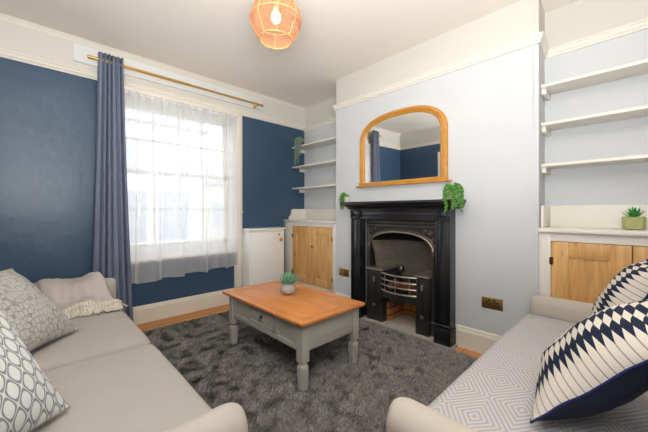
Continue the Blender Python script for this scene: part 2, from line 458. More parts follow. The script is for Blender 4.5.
# ------------------------------------------------------------------ window
w = thing('window_1', ((WX0+WX1)/2, YW+.1, WZ0), kind='structure')
m = MB()   # casings and linings
for a, b in ((WX0-.1, WX0), (WX1, WX1+.1)):
    m.box(a, b, YW-.03, YW, .172, WZ1+.075, .006)
    m.box(a+.02, b-.02, YW-.042, YW-.028, .18, WZ1+.06, .006)
m.box(WX0, WX1, YW-.028, YW, WZ1, WZ1+.074, .004); m.box(WX0, WX1, YW-.04, YW-.02, WZ1+.035, WZ1+.06, .004)
m.box(WX0, WX0+.015, YW, YW+.24, WZ0, WZ1); m.box(WX1-.015, WX1, YW, YW+.24, WZ0, WZ1)
m.box(WX0, WX1, YW, YW+.24, WZ1-.015, WZ1)
m.build('window_casing', M['cream'], w, True)
bx('window_sill', M['white'], (WX0-.02, WX1+.02, YW-.05, YW+.14, WZ0-.03, WZ0+.005), w, .006)
def sash(name, z0, z1, y, mid):
    m = MB(); x0, x1 = WX0+.015, WX1-.015
    m.box(x0, x0+.045, y, y+.04, z0, z1); m.box(x1-.045, x1, y, y+.04, z0, z1)
    m.box(x0, x1, y, y+.04, z0, z0+(.06 if z0 < 1 else .035)); m.box(x0, x1, y, y+.04, z1-.04, z1)
    for k in (1, 2, 3):
        xx = x0+.045+(x1-x0-.09)*k/4; m.box(xx-.01, xx+.01, y+.005, y+.035, z0, z1)
    m.box(x0, x1, y+.005, y+.035, mid-.01, mid+.01)
    o = m.build(name, M['white'], w)
    bx('glass_pane', M['glass'], (x0+.04, x1-.04, y+.018, y+.022, z0+.03, z1-.03), o)
sash('lower_sash', .70, 1.52, YW+.13, 1.118)
sash('upper_sash', 1.49, 2.185, YW+.175, 1.84)
bx('sash_ledge', M['white'], (WX0, WX1, YW+.12, YW+.24, WZ0, .70), w)
m = MB().lathe([(.008, -.02), (.012, -.012), (.006, -.006), (.006, 0)], (1.835, YW-.042, 1.09), 12, axis='y')
o = m.build('tieback_hook', M['brass'], None, True); tag(o, 'tiny brass tieback hook on the right window casing', 'hook')

# pelmet board, pole
o = struct(bx('trim_5', M['board'], (.246, 2.135, YW-.022, YW, 2.395, 2.545), bev=.003))
pz = 2.43; py = 3.27
p = thing('curtain_pole', (1.2, py, pz), 'slim brass curtain pole across the top of the window', 'curtain pole')
MB().tube([(.352, py, pz), (1.2, py, pz)], .0135, 12).build('pole', M['brass'], p, True)
MB().tube([(1.1, py, pz), (2.07, py, pz)], .0108, 12).build('pole', M['brass'], p, True)
for xx in (.352, 2.07):
    MB().lathe([(.009, -.02), (.016, -.015), (.016, .015), (.009, .02)], (xx, py, pz), 14, axis='x').build('finial', M['brass'], p, True)
for xx in (.47, 2.01):
    m = MB().tube([(xx, py, pz-.014), (xx, YW-.03, pz-.014)], .006, 8); m.lathe([(.02, 0), (.02, .008)], (xx, YW-.03, pz-.014), 16, axis='y')
    m.lathe([(.017, -.006), (.017, .006)], (xx, py, pz), 14, axis='x')
    m.build('bracket', M['brass'], p, True)

# blue curtain: gathered at the pole, wider at the floor
def cloth(name, mat, top, bot, z0, z1, folds, amp_t, amp_b, nseg=240, rows=30, y=py, thick=.003, loop=0., seed=3):
    m = MB(); pts = []; F = []; rnd = random.Random(seed)
    ph = [rnd.uniform(0, 6.28) for _ in range(4)]
    for j in range(rows+1):
        f = j/rows; z = z1+(z0-z1)*f
        a = top[0]+(bot[0]-top[0])*f**1.3; b = top[1]+(bot[1]-top[1])*f**1.3
        am = amp_t+(amp_b-amp_t)*f
        for i in range(nseg+1):
            s_ = i/nseg; th = 2*PI*folds*s_ + .6*math.sin(3.1*s_+ph[0])
            x = a+(b-a)*s_+loop*(b-a)/folds*math.sin(th*1+PI/2)*.16*(.5+.5*f)
            yy = y+am*math.sin(th)+am*.25*math.sin(2.3*th+ph[1]+f)
            pts.append((x, yy, z))
    n = nseg+1
    for j in range(rows):
        for i in range(nseg): F.append((j*n+i, j*n+i+1, (j+1)*n+i+1, (j+1)*n+i))
    o = m.poly(pts, F).build(name, mat, None, smooth=180)
    if thick:
        md = o.modifiers.new('thickness', 'SOLIDIFY'); md.thickness = thick
    return o
o = cloth('curtain', M['curtain'], (.405, .588), (.345, .662), .03, 2.49, 6, .020, .028, loop=1.2, y=3.262)
tag(o, 'dusty blue floor length curtain gathered at the left of the window', 'curtain')
# voile
def voile():
    m = MB(); pts = []; F = []; N = 500; R = 24
    x0, x1 = .60, 1.745; z1 = 2.225
    for j in range(R+1):
        f = j/R
        for i in range(N+1):
            s_ = i/N
            zb = .41+.045*s_+.012*math.sin(s_*26)
            z = z1+(zb-z1)*f
            big = 2*PI*(s_*5.2+.1*math.sin(5*s_)); sm = 2*PI*s_*17
            amp = .006+.010*f
            x = x0+(x1-x0)*s_+(.010+.034*f)*math.sin(big)+.004*math.sin(sm)
            y = YW-.062-.014*f+amp*math.cos(big)+.006*math.sin(sm+2*f)
            pts.append((x, y, z))
    n = N+1
    for j in range(R):
        for i in range(N): F.append((j*n+i, j*n+i+1, (j+1)*n+i+1, (j+1)*n+i))
    r = thing('voile_curtain', (1.17, YW-.07, .41), 'sheer white voile net hanging over the sash window', 'net curtain')
    m.poly(pts, F).build('voile', M['voile'], r, smooth=180)
    MB().tube(pts[-n::2], .004, 5).build('hem', M['voile'], r, True)
    MB().tube([(x0-.01, YW-.062, z1-.012), (x1, YW-.062, z1-.012)], .005, 8).build('net_wire', M['white'], r, True)
    m = MB()
    hp = []; HF = []
    for j in range(5):
        for i in range(N+1):
            x, y, z = pts[i]; hp.append((x, y-.006*math.sin(j/4*PI)-.002, z1+.01-j*.014+.003*math.sin(i*.9)))
    for j in range(4):
        for i in range(N): HF.append((j*n+i, j*n+i+1, (j+1)*n+i+1, (j+1)*n+i))
    m.poly(hp, HF).build('heading', M['voile'], r, smooth=180)
voile()

# ------------------------------------------------------------------ alcove shelves
def shelf(y0, y1, xf, xb, z, label, group, th=.020, batten_y=None, lx=.03):
    r = thing('wall_shelf', ((xf+xb)/2, (y0+y1)/2, z-th), label, 'shelf', group)
    bx('board', M['cream'], (xf, xb, y0, y1, z-th, z), r, .002)
    for yy in batten_y:
        bx('batten', M['cream'], (xf+lx, xb, yy[0], yy[1], z-th-.04, z-th), r, .002)
g = 'cream shelves in the left alcove'
for z, lb in ((2.00, 'cream painted shelf in left alcove, topmost of three'), (1.722, 'cream painted shelf in left alcove, middle of three'), (1.425, 'cream painted shelf in left alcove, lowest of three')):
    shelf(YF+.001, YW-.001, 2.625, XA, z, lb, g, batten_y=[(YW-.02, YW-.001), (YF+.001, YF+.02)], lx=.13)
g = 'cream shelves in the right alcove'
for z, lb in ((1.992, 'cream painted shelf in right alcove, topmost of three'), (1.722, 'cream painted shelf in right alcove, middle of three'), (1.432, 'cream painted shelf in right alcove, lowest of three')):
    shelf(YB+.001, YN+.004, 2.585, XR, z, lb, g, th=.02, batten_y=[(YN-.020, YN+.006), (YB+.001, YB+.02)])

# ------------------------------------------------------------------ alcove cupboards
def panel_door(x, y0, y1, z0, z1, parent, name='door', stile=.07, kn=None, hinge_y=None, planks=False):
    m = MB(); xt = x+.022
    m.box(x, xt, y0, y0+stile, z0, z1, .002); m.box(x, xt, y1-stile, y1, z0, z1, .002)
    m.box(x+.001, xt, y0+stile, y1-stile, z1-stile, z1, .002); m.box(x+.001, xt, y0+stile, y1-stile, z0, z0+stile, .002)
    d = m.build(name, M['door_pine'], parent, True)
    bx('panel', M['door_pine'], (x+.013, x+.019, y0+stile-.002, y1-stile+.002, z0+stile-.002, z1-stile+.002), d)
    m = MB()
    for a, b, c, e in ((y0+stile, y1-stile, z1-stile-.012, z1-stile), (y0+stile, y1-stile, z0+stile, z0+stile+.012)): m.box(x+.004, x+.012, a, b, c, e, .003)
    for a, b in ((y0+stile, y0+stile+.012), (y1-stile-.012, y1-stile)): m.box(x+.004, x+.012, a, b, z0+stile, z1-stile, .003)
    m.build('panel_moulding', M['door_pine'], d, True)
    if hinge_y is not None:
        for zz in (z0+.12, z1-.13):
            m = MB().box(x-.004, x+.002, hinge_y-.012, hinge_y+.012, zz-.025, zz+.025, .002)
            m.tube([(x-.006, hinge_y, zz-.026), (x-.006, hinge_y, zz+.026)], .004, 8)
            m.build('hinge', M['hinge'], d, True)
    if kn is not None:
        MB().lathe([(.0, -.022), (.010, -.020), (.012, -.014), (.006, -.006), (.006, 0)], (x, kn[0], kn[1]), 14, axis='x').build('knob', M['hinge'], d, True)
    return d
M['hinge'] = plain('rusty_hinge', (92, 62, 44), .5, .6)
# left alcove cupboard
c = thing('alcove_cupboard', (2.67, 2.88, 0), 'tall pine-doored cream cupboard in the left alcove beside the fireplace', 'cupboard')
Z1 = .958
m = MB(); xf = 2.50
m.box(xf, xf+.03, 3.205, YW-.001, 0, Z1, .002); m.box(xf, xf+.03, YF+.001, 2.45, 0, Z1, .002)
m.box(xf+.001, xf+.03, 2.45, 3.205, .905, Z1); m.box(xf+.001, xf+.03, 2.45, 3.205, 0, .17)
m.box(xf+.03, XA-.001, YW-.02, YW-.001, 0, Z1); m.box(XA-.02, XA-.001, YF+.001, YW-.02, 0, Z1)
m.build('carcass', M['cream'], c, True)
bx('top', M['cream'], (xf-.018, XA-.001, YF+.001, YW-.001, Z1, .982), c, .005)
m = MB()
m.prism([(2.565, .982), (2.565, 1.02), (2.585, 1.03), (2.60, 1.055), (2.605, 1.10), (2.63, 1.128), (XA-.001, 1.128), (XA-.001, .982)], 'y', YW-.02, YW-.001)
m.box(XA-.019, XA-.001, YF+.001, YW-.02, .982, 1.128)
m.build('gallery', M['cream'], c, True)
panel_door(xf+.004, 2.832, 3.203, .172, .900, c, hinge_y=3.203, stile=.085)
panel_door(xf+.004, 2.452, 2.828, .172, .900, c, hinge_y=2.452, stile=.085, kn=(2.80, .66))
# right alcove cupboard
c = thing('alcove_cupboard', (2.65, 0, 0), 'low pine-doored cream cupboard in the right alcove behind the beige sofa', 'cupboard')
m = MB()
m.box(xf, xf+.03, .397, YN-.001, 0, .957, .002); m.box(xf, xf+.03, YB+.001, -.37, 0, .957, .002)
m.box(xf+.001, xf+.03, -.37, .397, .90, .957); m.box(xf+.001, xf+.03, -.37, .397, 0, .14)
m.box(XR-.02, XR-.001, YB+.001, YN-.001, 0, .957)
m.build('carcass', M['cream'], c, True)
bx('top', M['cream'], (xf-.03, XR-.001, YB+.001, YN-.001, .957, .985), c, .006)
m = MB(); m.box(XR-.019, XR-.001, YB+.001, YN-.001, .985, 1.14); m.box(XC+.05, XR-.019, YN-.019, YN-.001, .985, 1.14, .003)
m.build('upstand', M['cream'], c, True)
panel_door(xf+.004, .015, .395, .142, .896, c, hinge_y=.395, stile=.09)
panel_door(xf+.004, -.368, .011, .142, .896, c, hinge_y=-.368, stile=.09, kn=(-.02, .62))

# low white cupboard by the window
c = thing('meter_cupboard', (2.1, 3.27, 0), 'small white painted cupboard with a brass knob right of the window', 'cupboard')
m = MB(); x0, x1, yf = 1.842, 2.352, 3.185
m.box(x0, x0+.02, yf, YW-.001, 0, .865, .002); m.box(x1-.02, x1, yf, YW-.001, 0, .865, .002)
m.box(x0+.02, x1-.02, yf+.001, yf+.02, .845, .865); m.box(x0+.02, x1-.02, yf+.001, yf+.02, 0, .08)
m.box(x0+.02, x1-.02, YW-.01, YW-.001, 0, .865)
m.build('carcass', M['white'], c, True)
bx('top', M['white'], (x0-.015, x1+.015, yf-.018, YW-.001, .865, .885), c, .004)
d = bx('door', M['white'], (x0+.022, x1-.022, yf-.004, yf+.016, .085, .842), c, .003)
MB().lathe([(0, -.036), (.020, -.034), (.026, -.024), (.012, -.010), (.010, 0), (.018, .002)], (2.285, yf-.004, .735), 16, axis='y').build('knob', M['brass'], d, True)
MB().lathe([(0, -.008), (.016, -.006), (.017, .0)], (2.272, yf-.004, .80), 12, axis='y').build('keyhole_cover', M['brass'], d, True)

# ------------------------------------------------------------------ fireplace
FC = 1.545
fp = thing('fireplace', (2.45, FC, 0), 'black cast iron Victorian fireplace with arched insert and grate', 'fireplace')
IG, IR = M['iron_gloss'], M['iron']
prof = [(XC-.001, 1.192), (2.305, 1.192), (2.30, 1.186), (2.30, 1.172), (2.308, 1.166), (2.322, 1.163), (2.335, 1.154), (2.342, 1.142), (2.36, 1.138), (2.375, 1.13), (2.38, 1.118), (XC-.001, 1.118)]
m = MB().prism(prof[0:6]+[(XC-.001, 1.166)], 'y', FC-.60, FC+.60)
m.prism([(XC-.001, 1.166)]+prof[5:], 'y', FC-.555, FC+.555)
m.build('mantel_shelf', IG, fp, True)
y0o, y1o = 1.03, 2.078
m = MB()
m.box(2.415, XC-.001, y0o, y1o, 1.022, 1.118)
for a, b, xx in ((1.022, 1.036, 2.392), (1.040, 1.052, 2.402), (1.058, 1.088, 2.406), (1.092, 1.102, 2.400), (1.105, 1.118, 2.392)):
    m.box(xx, 2.42, 1.157, y1o-.12, a, b, .004)
m.build('lintel', IG, fp, True)
for a, b in ((y0o, 1.157), (1.957, y1o)):
    m = MB(); m.box(2.395, 2.42, a, b, 1.022, 1.118, .003)
    yc = (a+b)/2
    for s_ in (-1, 1):
        m.box(2.380, 2.396, yc+s_*.046-.008, yc+s_*.046+.008, 1.024, 1.116, .003); m.box(2.380, 2.396, yc-.054, yc+.054, 1.07+s_*.038-.007, 1.07+s_*.038+.007, .003)
    m.lathe([(.0, -.010), (.008, -.008), (.012, -.003), (.022, -.001), (.026, .003)], (2.394, yc, 1.07), 18, axis='x')
    m.build('corner_block', IG, fp, True)
    m = MB(); m.box(2.415, XC-.001, a, b, .17, 1.022)
    wd = b-a
    for k, (u0, u1, xx) in enumerate(((0, .12, 2.398), (.17, .26, 2.404), (.30, .70, 2.410), (.74, .83, 2.404), (.88, 1.0, 2.398))):
        m.box(xx, 2.42, a+wd*u0, a+wd*u1, .17, 1.022, .004)
    m.build('pilaster', IG, fp, True)
    m = MB(); m.box(2.385, XC-.001, a-.006, b+.006, 0, .145, .003); m.box(2.392, XC-.001, a-.002, b+.002, .145, .172, .008, 3)
    m.build('plinth', IG, fp, True)
# arched register plate
AC, AW, AS, AH = 1.570, .338, .742, .150
def arch(w, h, z, n=36):
    pts = []
    for i in range(n+1):
        a = PI*i/n; c_, s_ = math.cos(a), math.sin(a)
        pts.append((AC-w*math.copysign(abs(c_)**.86, c_), z+h*abs(s_)**.92))
    return pts
inn = [(AC-AW, 0)]+arch(AW, AH, AS)+[(AC+AW, 0)]
out = [(OY0+.001, 0)]
AP = arch(AW, AH, AS)
for y, z in AP:
    dy, dz = y-AC, max(0, z-AS)
    k = min((OY1-.001-AC)/dy if dy > 1e-6 else 1e9, (OY0+.001-AC)/dy if dy < -1e-6 else 1e9, (1.019-AS)/dz if dz > 1e-6 else 1e9)
    out.append((AC+dy*k, AS+dz*k))
out.append((OY1-.001, 0))
for cy in (OY0+.001, OY1-.001):
    k = min(range(1, len(out)-1), key=lambda i: (out[i][0]-cy)**2+(out[i][1]-1.019)**2); out[k] = (cy, 1.019)
MB().strip(inn, out, 'x', 2.505, 2.525).build('register_plate', IR, fp)
m = MB()
m.tube([(2.500, y, z) for y, z in arch(AW+.006, AH+.006, AS)], .010, 8)
m.build('arch_moulding', M['steel'], fp, True)
m = MB(); m.tube([(2.503, y, z) for y, z in arch(AW+.030, AH+.026, AS)], .006, 8)
m.box(2.495, 2.506, OY0+.03, OY1-.03, .952, .964, .003); m.box(2.495, 2.506, OY0+.022, OY0+.032, .0, .964, .003); m.box(2.495, 2.506, OY1-.032, OY1-.022, .0, .964, .003); m.box(2.490, 2.506, OY0+.001, OY1-.001, .985, 1.0, .004)
m.build('arch_bead', M['steel_dk'], fp, True)
for sg in (-1, 1):   # spandrel scrolls
    m = MB(); cy, cz = AC+sg*.325, .905
    for q, (ry_, rz_, r0) in enumerate(((0, 0, .026), (-.055*sg, .014, .018), (.012*sg, -.062, .018))):
        P_ = []
        for i in range(22):
            a = i*.42; r_ = r0*(1-i/30)
            P_.append((2.500, cy+ry_+sg*r_*math.cos(a), cz+rz_+r_*math.sin(a)))
        m.tube(P_, .0045, 5)
    m.ball((2.50, cy, cz), .008, 1)
    m.build('spandrel_ornament', M['steel_dk'], fp, True)
    m = MB(); yy = AC+sg*(AW+.008)
    m.lathe([(.014, 0), (.014, .10), (.020, .11), (.020, .13), (.010, .14), (.009, .70), (.016, .71), (.012, .72), (.019, .735), (.019, .748)], (2.495, yy, 0), 12)
    m.build('colonette', M['steel_dk'], fp, True)
# hobs
def hob(y0, y1, yb):
    m = MB(); m.box(2.455, 2.84, y0, y1, .0, .515, .003)
    a, b = y0, y1; yc = (a+b)/2
    m.box(2.440, 2.456, a+.002, b-.002, .0, .135, .004)
    for k in range(5):  # scalloped plinth crest
        yy = a+(b-a)*(k+.5)/5; m.lathe([(.0, -.004), (.014, -.002), (.016, .004)], (2.450, yy, .138+.006*math.sin(k*1.6)), 10, axis='x')
    m.box(2.444, 2.456, a+.006, a+.020, .16, .50, .004); m.box(2.444, 2.456, b-.020, b-.006, .16, .50, .004)
    m.box(2.447, 2.456, yc-.02, yc+.02, .18, .48, .006, 3)
    m.build('hob', IR, fp, True)
    m = MB(); m.box(2.428, 2.84, a-.008, b+.008, .515, .532, .006, 3); m.build('hob_plate', M['steel'], fp, True)
    MB().ball((2.438, yc, .44), .014, 1, (.5, 1, 1)).ball((2.438, yc, .415), .010, 1, (.5, 1, 2)).build('hob_ornament', M['steel'], fp, True)
    MB().ball((2.438, yc, .17), .017, 1, (.5, 1.3, 1)).build('hob_ornament', M['steel'], fp, True)
hob(AC-AW-.004+.006, 1.362, 1); hob(1.715, AC+AW-.002, 1)
# grate
gy0, gy1 = 1.352, 1.725
def bow(z, r=.008, bulge=.055, x0=2.452):
    return [(x0-bulge*math.sin(PI*i/20)**.8, gy0+(gy1-gy0)*i/20, z) for i in range(21)]
for z in (.500, .445, .392, .338):
    MB().tube(bow(z), .0085, 8).build('grate_bar', M['steel'], fp, True)
for i in (3, 10, 17):
    x, y, z = bow(.4)[i]; MB().tube([(x-.002, y, .505), (x-.002, y, .33)], .006, 6).build('grate_stanchion', M['steel'], fp, True)
m = MB()   # scalloped apron below the bars
up = [(y, .334) for x, y, z in bow(.4)]
pts = []; F = []
for i in range(41):
    s_ = i/40; x = 2.452-.055*math.sin(PI*s_)**.8; y = gy0+(gy1-gy0)*s_
    zb = .300-.030*abs(math.sin(PI*s_*4))-.022*math.sin(PI*s_)
    pts += [(x, y, .336), (x, y, zb), (x+.012, y, zb), (x+.012, y, .336)]
for i in range(40):
    for j in range(4): F.append((4*i+j, 4*i+(j+1) % 4, 4*i+4+(j+1) % 4, 4*i+4+j))
m.poly(pts, F).build('grate_apron', IR, fp)
m = MB()
for k in range(9):
    y = gy0+.02+(gy1-gy0-.04)*k/8; m.box(2.46-.06*math.sin(PI*(k+.5)/9), 2.82, y-.006, y+.006, .315, .33)
m.build('grate_floor', IR, fp)
# fireback (curved) and smoke chamber
m = MB(); pts = []; F = []
N = 18
for j, z in enumerate((.32, .50, .66, .80)):
    lean = [0, .01, .04, .09][j]
    for i in range(N+1):
        s_ = i/N; y = OY0+.06+(OY1-OY0-.12)*s_
        x = 2.86-lean-.26*(abs(2*s_-1)**3.2)
        pts.append((x, y, z))
for j in range(3):
    for i in range(N): F.append((j*(N+1)+i, j*(N+1)+i+1, (j+1)*(N+1)+i+1, (j+1)*(N+1)+i))
m.poly(pts, F)
o = m.build('fireback', M['fireback'], fp, True)
md = o.modifiers.new('t', 'SOLIDIFY'); md.thickness = .02; md.offset = -1
m = MB(); m.box(2.53, 2.92, OY0+.001, OY0+.02, .001, 1.018); m.box(2.53, 2.92, OY1-.02, OY1-.001, .001, 1.018)
m.box(2.90, 2.929, OY0+.02, OY1-.02, .001, 1.018); m.box(2.53, 2.90, OY0+.02, OY1-.02, 1.0, 1.018)
m.build('firebox_lining', M['soot'], fp)
m = MB(); m.box(2.80, 2.85, 1.372, 1.705, .0, .31, .003); m.box(2.52, 2.80, 1.69, 1.714, .0, .20, .003); m.box(2.62, 2.80, 1.363, 1.385, .0, .31, .003)
m.build('ash_pit_brickwork', M['brick'], fp)
m = MB()
m.box(2.36, 2.50, 1.0, 2.11, .0005, .012, .003)
m.build('hearth_slab', M['slate'], fp, True)
m = MB(); pts = []; F = []
for i in range(25):
    for j in range(13):
        x = 2.385+.42*j/12; y = 1.18+.75*i/24
        pts.append((x, y, .016+.010*noise.noise(Vector((x*14, y*14, 0)))))
for i in range(24):
    for j in range(12): F.append((i*13+j, i*13+j+1, (i+1)*13+j+1, (i+1)*13+j))
m.poly(pts, F).build('hearth_screed', M['ash'], fp, True)
rnd = random.Random(5)
for k in range(7):
    b = bmesh.new(); bmesh.ops.create_icosphere(b, subdivisions=2, radius=.035)
    for v in b.verts: v.co *= 1+.35*noise.noise(v.co*28+Vector((k*3, 0, 0)))
    yy = 1.395+.045*k+rnd.uniform(-.005, .005)
    m = MB().merge(b, 0, Matrix.Translation((2.50+.03*(k % 2), yy, .366+.02*(k % 3))))
    o = m.build('coal', M['coal'], None, True); tag(o, 'brown lump of coal lying behind the grate bars', 'coal', 'coals in the fire grate')
m = MB(); m.lathe([(.012, 0), (.030, .01), (.034, .03), (.022, .06), (.010, .075), (.0, .078)], (2.60, 1.60, .50), 12)
m.tube([(2.60, 1.60, .33), (2.60, 1.60, .51)], .012, 8)
m.build('damper_knob', IR, fp, True)

# ------------------------------------------------------------------ overmantel mirror
MY0, MY1, MZ0 = 1.090, 2.020, 1.362
mir = thing('overmantel_mirror', (XC-.02, (MY0+MY1)/2, 1.345), 'arched gold framed mirror hanging above the fireplace', 'mirror')
def march(off, n=40, zb=None):
    hw = (MY1-MY0)/2-off; c_ = (MY0+MY1)/2; zs = 1.79; H = .270-off
    pts = [(c_-hw, zb if zb is not None else MZ0)]
    for i in range(n+1):
        a = PI*i/n; cc, ss = math.cos(a), math.sin(a)
        pts.append((c_-hw*math.copysign(abs(cc)**.80, cc), zs+H*abs(ss)**.80))
    pts.append((c_+hw, zb if zb is not None else MZ0)); return pts
tilt = math.radians(.75)
m = MB()
layers = [(0, XC-.002, XC-.030), (.004, XC-.030, XC-.036)]
# moulded frame: sweep cross-section rings
rings = [(0.0, XC-.003), (0.0, XC-.022), (.004, XC-.030), (.009, XC-.032), (.011, XC-.040), (.022, XC-.048), (.034, XC-.044), (.038, XC-.034), (.044, XC-.036), (.053, XC-.032), (.060, XC-.022), (.060, XC-.006)]
R_ = [[(xx, y, z) for y, z in march(off, zb=MZ0)] for off, xx in rings]
n = len(R_[0]); pts = [p_ for r in R_ for p_ in r]; F = []
for j in range(len(R_)-1):
    for i in range(n-1): F.append((j*n+i, j*n+i+1, (j+1)*n+i+1, (j+1)*n+i))
F += [tuple(j*n for j in range(len(R_))), tuple(j*n+n-1 for j in range(len(R_)))]
m.poly(pts, F).build('frame', M['gilt'], mir, True)
m = MB().box(XC-.052, XC-.002, MY0-.035, MY1+.035, 1.345, 1.362, .005); m.box(XC-.040, XC-.002, MY0-.004, MY1+.004, 1.362, 1.392, .006)
m.build('base_ledge', M['gilt'], mir, True)
gl_ = march(.055, zb=1.385)
pts = [(XC-.012-(z-1.385)*math.tan(tilt)*1.0, y, z) for y, z in gl_]
m = MB().poly(pts, [tuple(range(len(pts)))])
o = m.build('mirror_glass', M['mirror'], mir)
md = o.modifiers.new('t', 'SOLIDIFY'); md.thickness = .002; md.offset = 0

# ------------------------------------------------------------------ sockets
def socket(yc, zc, label):
    r = thing('wall_socket', (XC, yc, zc), label, 'socket', None)
    bx('plate', M['socket_brass'], (XC-.006, XC-.0005, yc-.073, yc+.073, zc-.043, zc+.043), r, .003)
    for s_ in (-1, 1):
        m = MB(); c_ = yc+s_*.036
        m.box(XC-.0065, XC-.0055, c_-.006+.0, c_+.006, zc+.008, zc+.012); m.box(XC-.0075, XC-.0055, c_-.004, c_+.004, zc+.002, zc+.014)
        m.box(XC-.0075, XC-.0055, c_-.016, c_-.009, zc-.014, zc-.008); m.box(XC-.0075, XC-.0055, c_+.009, c_+.016, zc-.014, zc-.008)
        m.build('socket_holes', M['black'], r)
        bx('switch', M['black'], (XC-.010, XC-.005, c_+s_*-.018-.005, c_+s_*-.018+.005, zc+.016, zc+.032), r, .001)
socket(.755, .400, 'brass double socket on the wall right of the fireplace')
socket(2.268, .415, 'brass double socket on the wall left of the fireplace')

# ------------------------------------------------------------------ sofas
def soft_box(x0, x1, y0, y1, z0, z1, r=.04, nx=24, ny=24, puff=.01, seed=0, wr=.002, mi=0):
    """a cushion-like rounded block with a gently crowned, slightly wrinkled top"""
    b = bmesh.new(); bmesh.ops.create_cube(b, size=1)
    bmesh.ops.subdivide_edges(b, edges=list(b.edges), cuts=14, use_grid_fill=True)
    cx_, cy_, cz_ = (x0+x1)/2, (y0+y1)/2, (z0+z1)/2; hx, hy_, hz = (x1-x0)/2, (y1-y0)/2, (z1-z0)/2
    for v in b.verts:
        u = [v.co.x*2, v.co.y*2, v.co.z*2]
        # concentrate loops near the edges
        q = [math.copysign(1-(1-abs(k))**1.0, k) for k in u]
        q = [math.sin(k*PI/2)*.35+k*.65 for k in q]
        p = Vector((q[0]*hx, q[1]*hy_, q[2]*hz))
        # round
        c_ = Vector((max(-hx+r, min(hx-r, p.x)), max(-hy_+r, min(hy_-r, p.y)), max(-hz+r, min(hz-r, p.z))))
        d = p-c_
        if d.length > 1e-6: p = c_+d.normalized()*min(r, d.length) if d.length > r else p
        crown = puff*max(0, 1-(p.x/hx)**2)*max(0, 1-(p.y/hy_)**2)*(1 if p.z > 0 else 0)
        w_ = wr*noise.noise(Vector((p.x*9+seed, p.y*9, p.z*9)))
        v.co = Vector((cx_+p.x, cy_+p.y, cz_+p.z+crown+w_))
    return b
def rounded_arm(axis, a0, a1, c, w_, z0, z1, r=None):
    """sofa arm running along axis from a0 to a1, centre c, width w_, domed top and rounded ends"""
    m = MB(); n = 16; prof = []
    rr = w_/2
    for i in range(n+1):
        a = PI*i/n; prof.append((rr*math.cos(a), z1-rr+rr*math.sin(a)))
    prof = [(rr, z0)]+prof+[(-rr, z0)]
    secs = []; K = 8; e = .05
    xs = [a0+e*(1-math.cos(PI/2*k/K)) for k in range(K+1)]
    ins = [e*.55*(1-math.sin(PI/2*k/K)) for k in range(K+1)]
    xs2 = xs+[a1-(x-a0) for x in reversed(xs)]; ins2 = ins+list(reversed(ins))
    pts = []; F = []; q = len(prof)
    for x, d in zip(xs2, ins2):
        for (u, z) in prof:
            uu = u*(1-d/rr); zz = z-d if z > z0+.001 else z
            pts.append((x, c+uu, zz) if axis == 'x' else (c+uu, x, zz))
    for i in range(len(xs2)-1):
        for j in range(q): F.append((i*q+j, i*q+(j+1) % q, (i+1)*q+(j+1) % q, (i+1)*q+j))
    F.append(tuple(range(q))); F.append(tuple((len(xs2)-1)*q+j for j in range(q)))
    return m.poly(pts, F)
# left sofa (against the west wall), seat front x=.46
s = thing('sofa', (0, 2.0, 0), 'large light grey two cushion sofa along the left under the navy wall', 'sofa')
MB().merge(soft_box(-.44, .445, .86, 3.06, .10, .27, .02, puff=0, wr=0)).build('base', M['sofa'], s, 180)
MB().merge(soft_box(-.30, .462, .925, 1.765, .265, .430, .06, puff=.010, seed=2)).build('seat_cushion', M['sofa'], s, 180)
MB().merge(soft_box(-.30, .462, 1.785, 3.00, .265, .430, .06, puff=.010, seed=9)).build('seat_cushion', M['sofa'], s, 180)
MB().merge(soft_box(-.47, -.27, .86, 3.06, .27, .76, .06, puff=.0, seed=4)).build('backrest', M['sofa'], s, 180)
rounded_arm('x', -.46, .472, .862, .13, .10, .506).build('arm', M['sofa_arm'], s, 180)
rounded_arm('x', -.46, .500, 3.065, .13, .10, .540).build('arm', M['sofa_arm'], s, 180)
for xx in (-.38, .38):
    for yy in (.93, 2.98): MB().lathe([(.018, 0), (.026, .10)], (xx, yy, 0), 12).build('leg', M['legwood'], s, True)
# right sofa (back to the rear wall), seat front y=.51
s = thing('sofa', (1.62, .1, 0), 'beige sofa with a patterned seat cover in front of the right alcove', 'sofa')
MB().merge(soft_box(.80, 2.44, -.36, .49, .10, .26, .02, puff=0, wr=0)).build('base', M['sofa_beige'], s, 180)
MB().merge(soft_box(.885, 2.365, -.22, .505, .255, .410, .035, puff=.006, seed=5)).build('seat_cushion', M['sofa_beige'], s, 180)
MB().merge(soft_box(.80, 2.44, -.42, -.20, .26, .78, .06, puff=0, seed=1)).build('backrest', M['sofa_beige'], s, 180)
rounded_arm('y', -.40, .545, .838, .13, .10, .508).build('arm', M['sofa_beige'], s, 180)
rounded_arm('y', -.40, .487, 2.405, .115, .10, .545).build('arm', M['sofa_beige'], s, 180)
for xx in (.87, 2.38):
    for yy in (-.3, .42): MB().lathe([(.018, 0), (.026, .10)], (xx, yy, 0), 12).build('leg', M['legwood'], s, True)
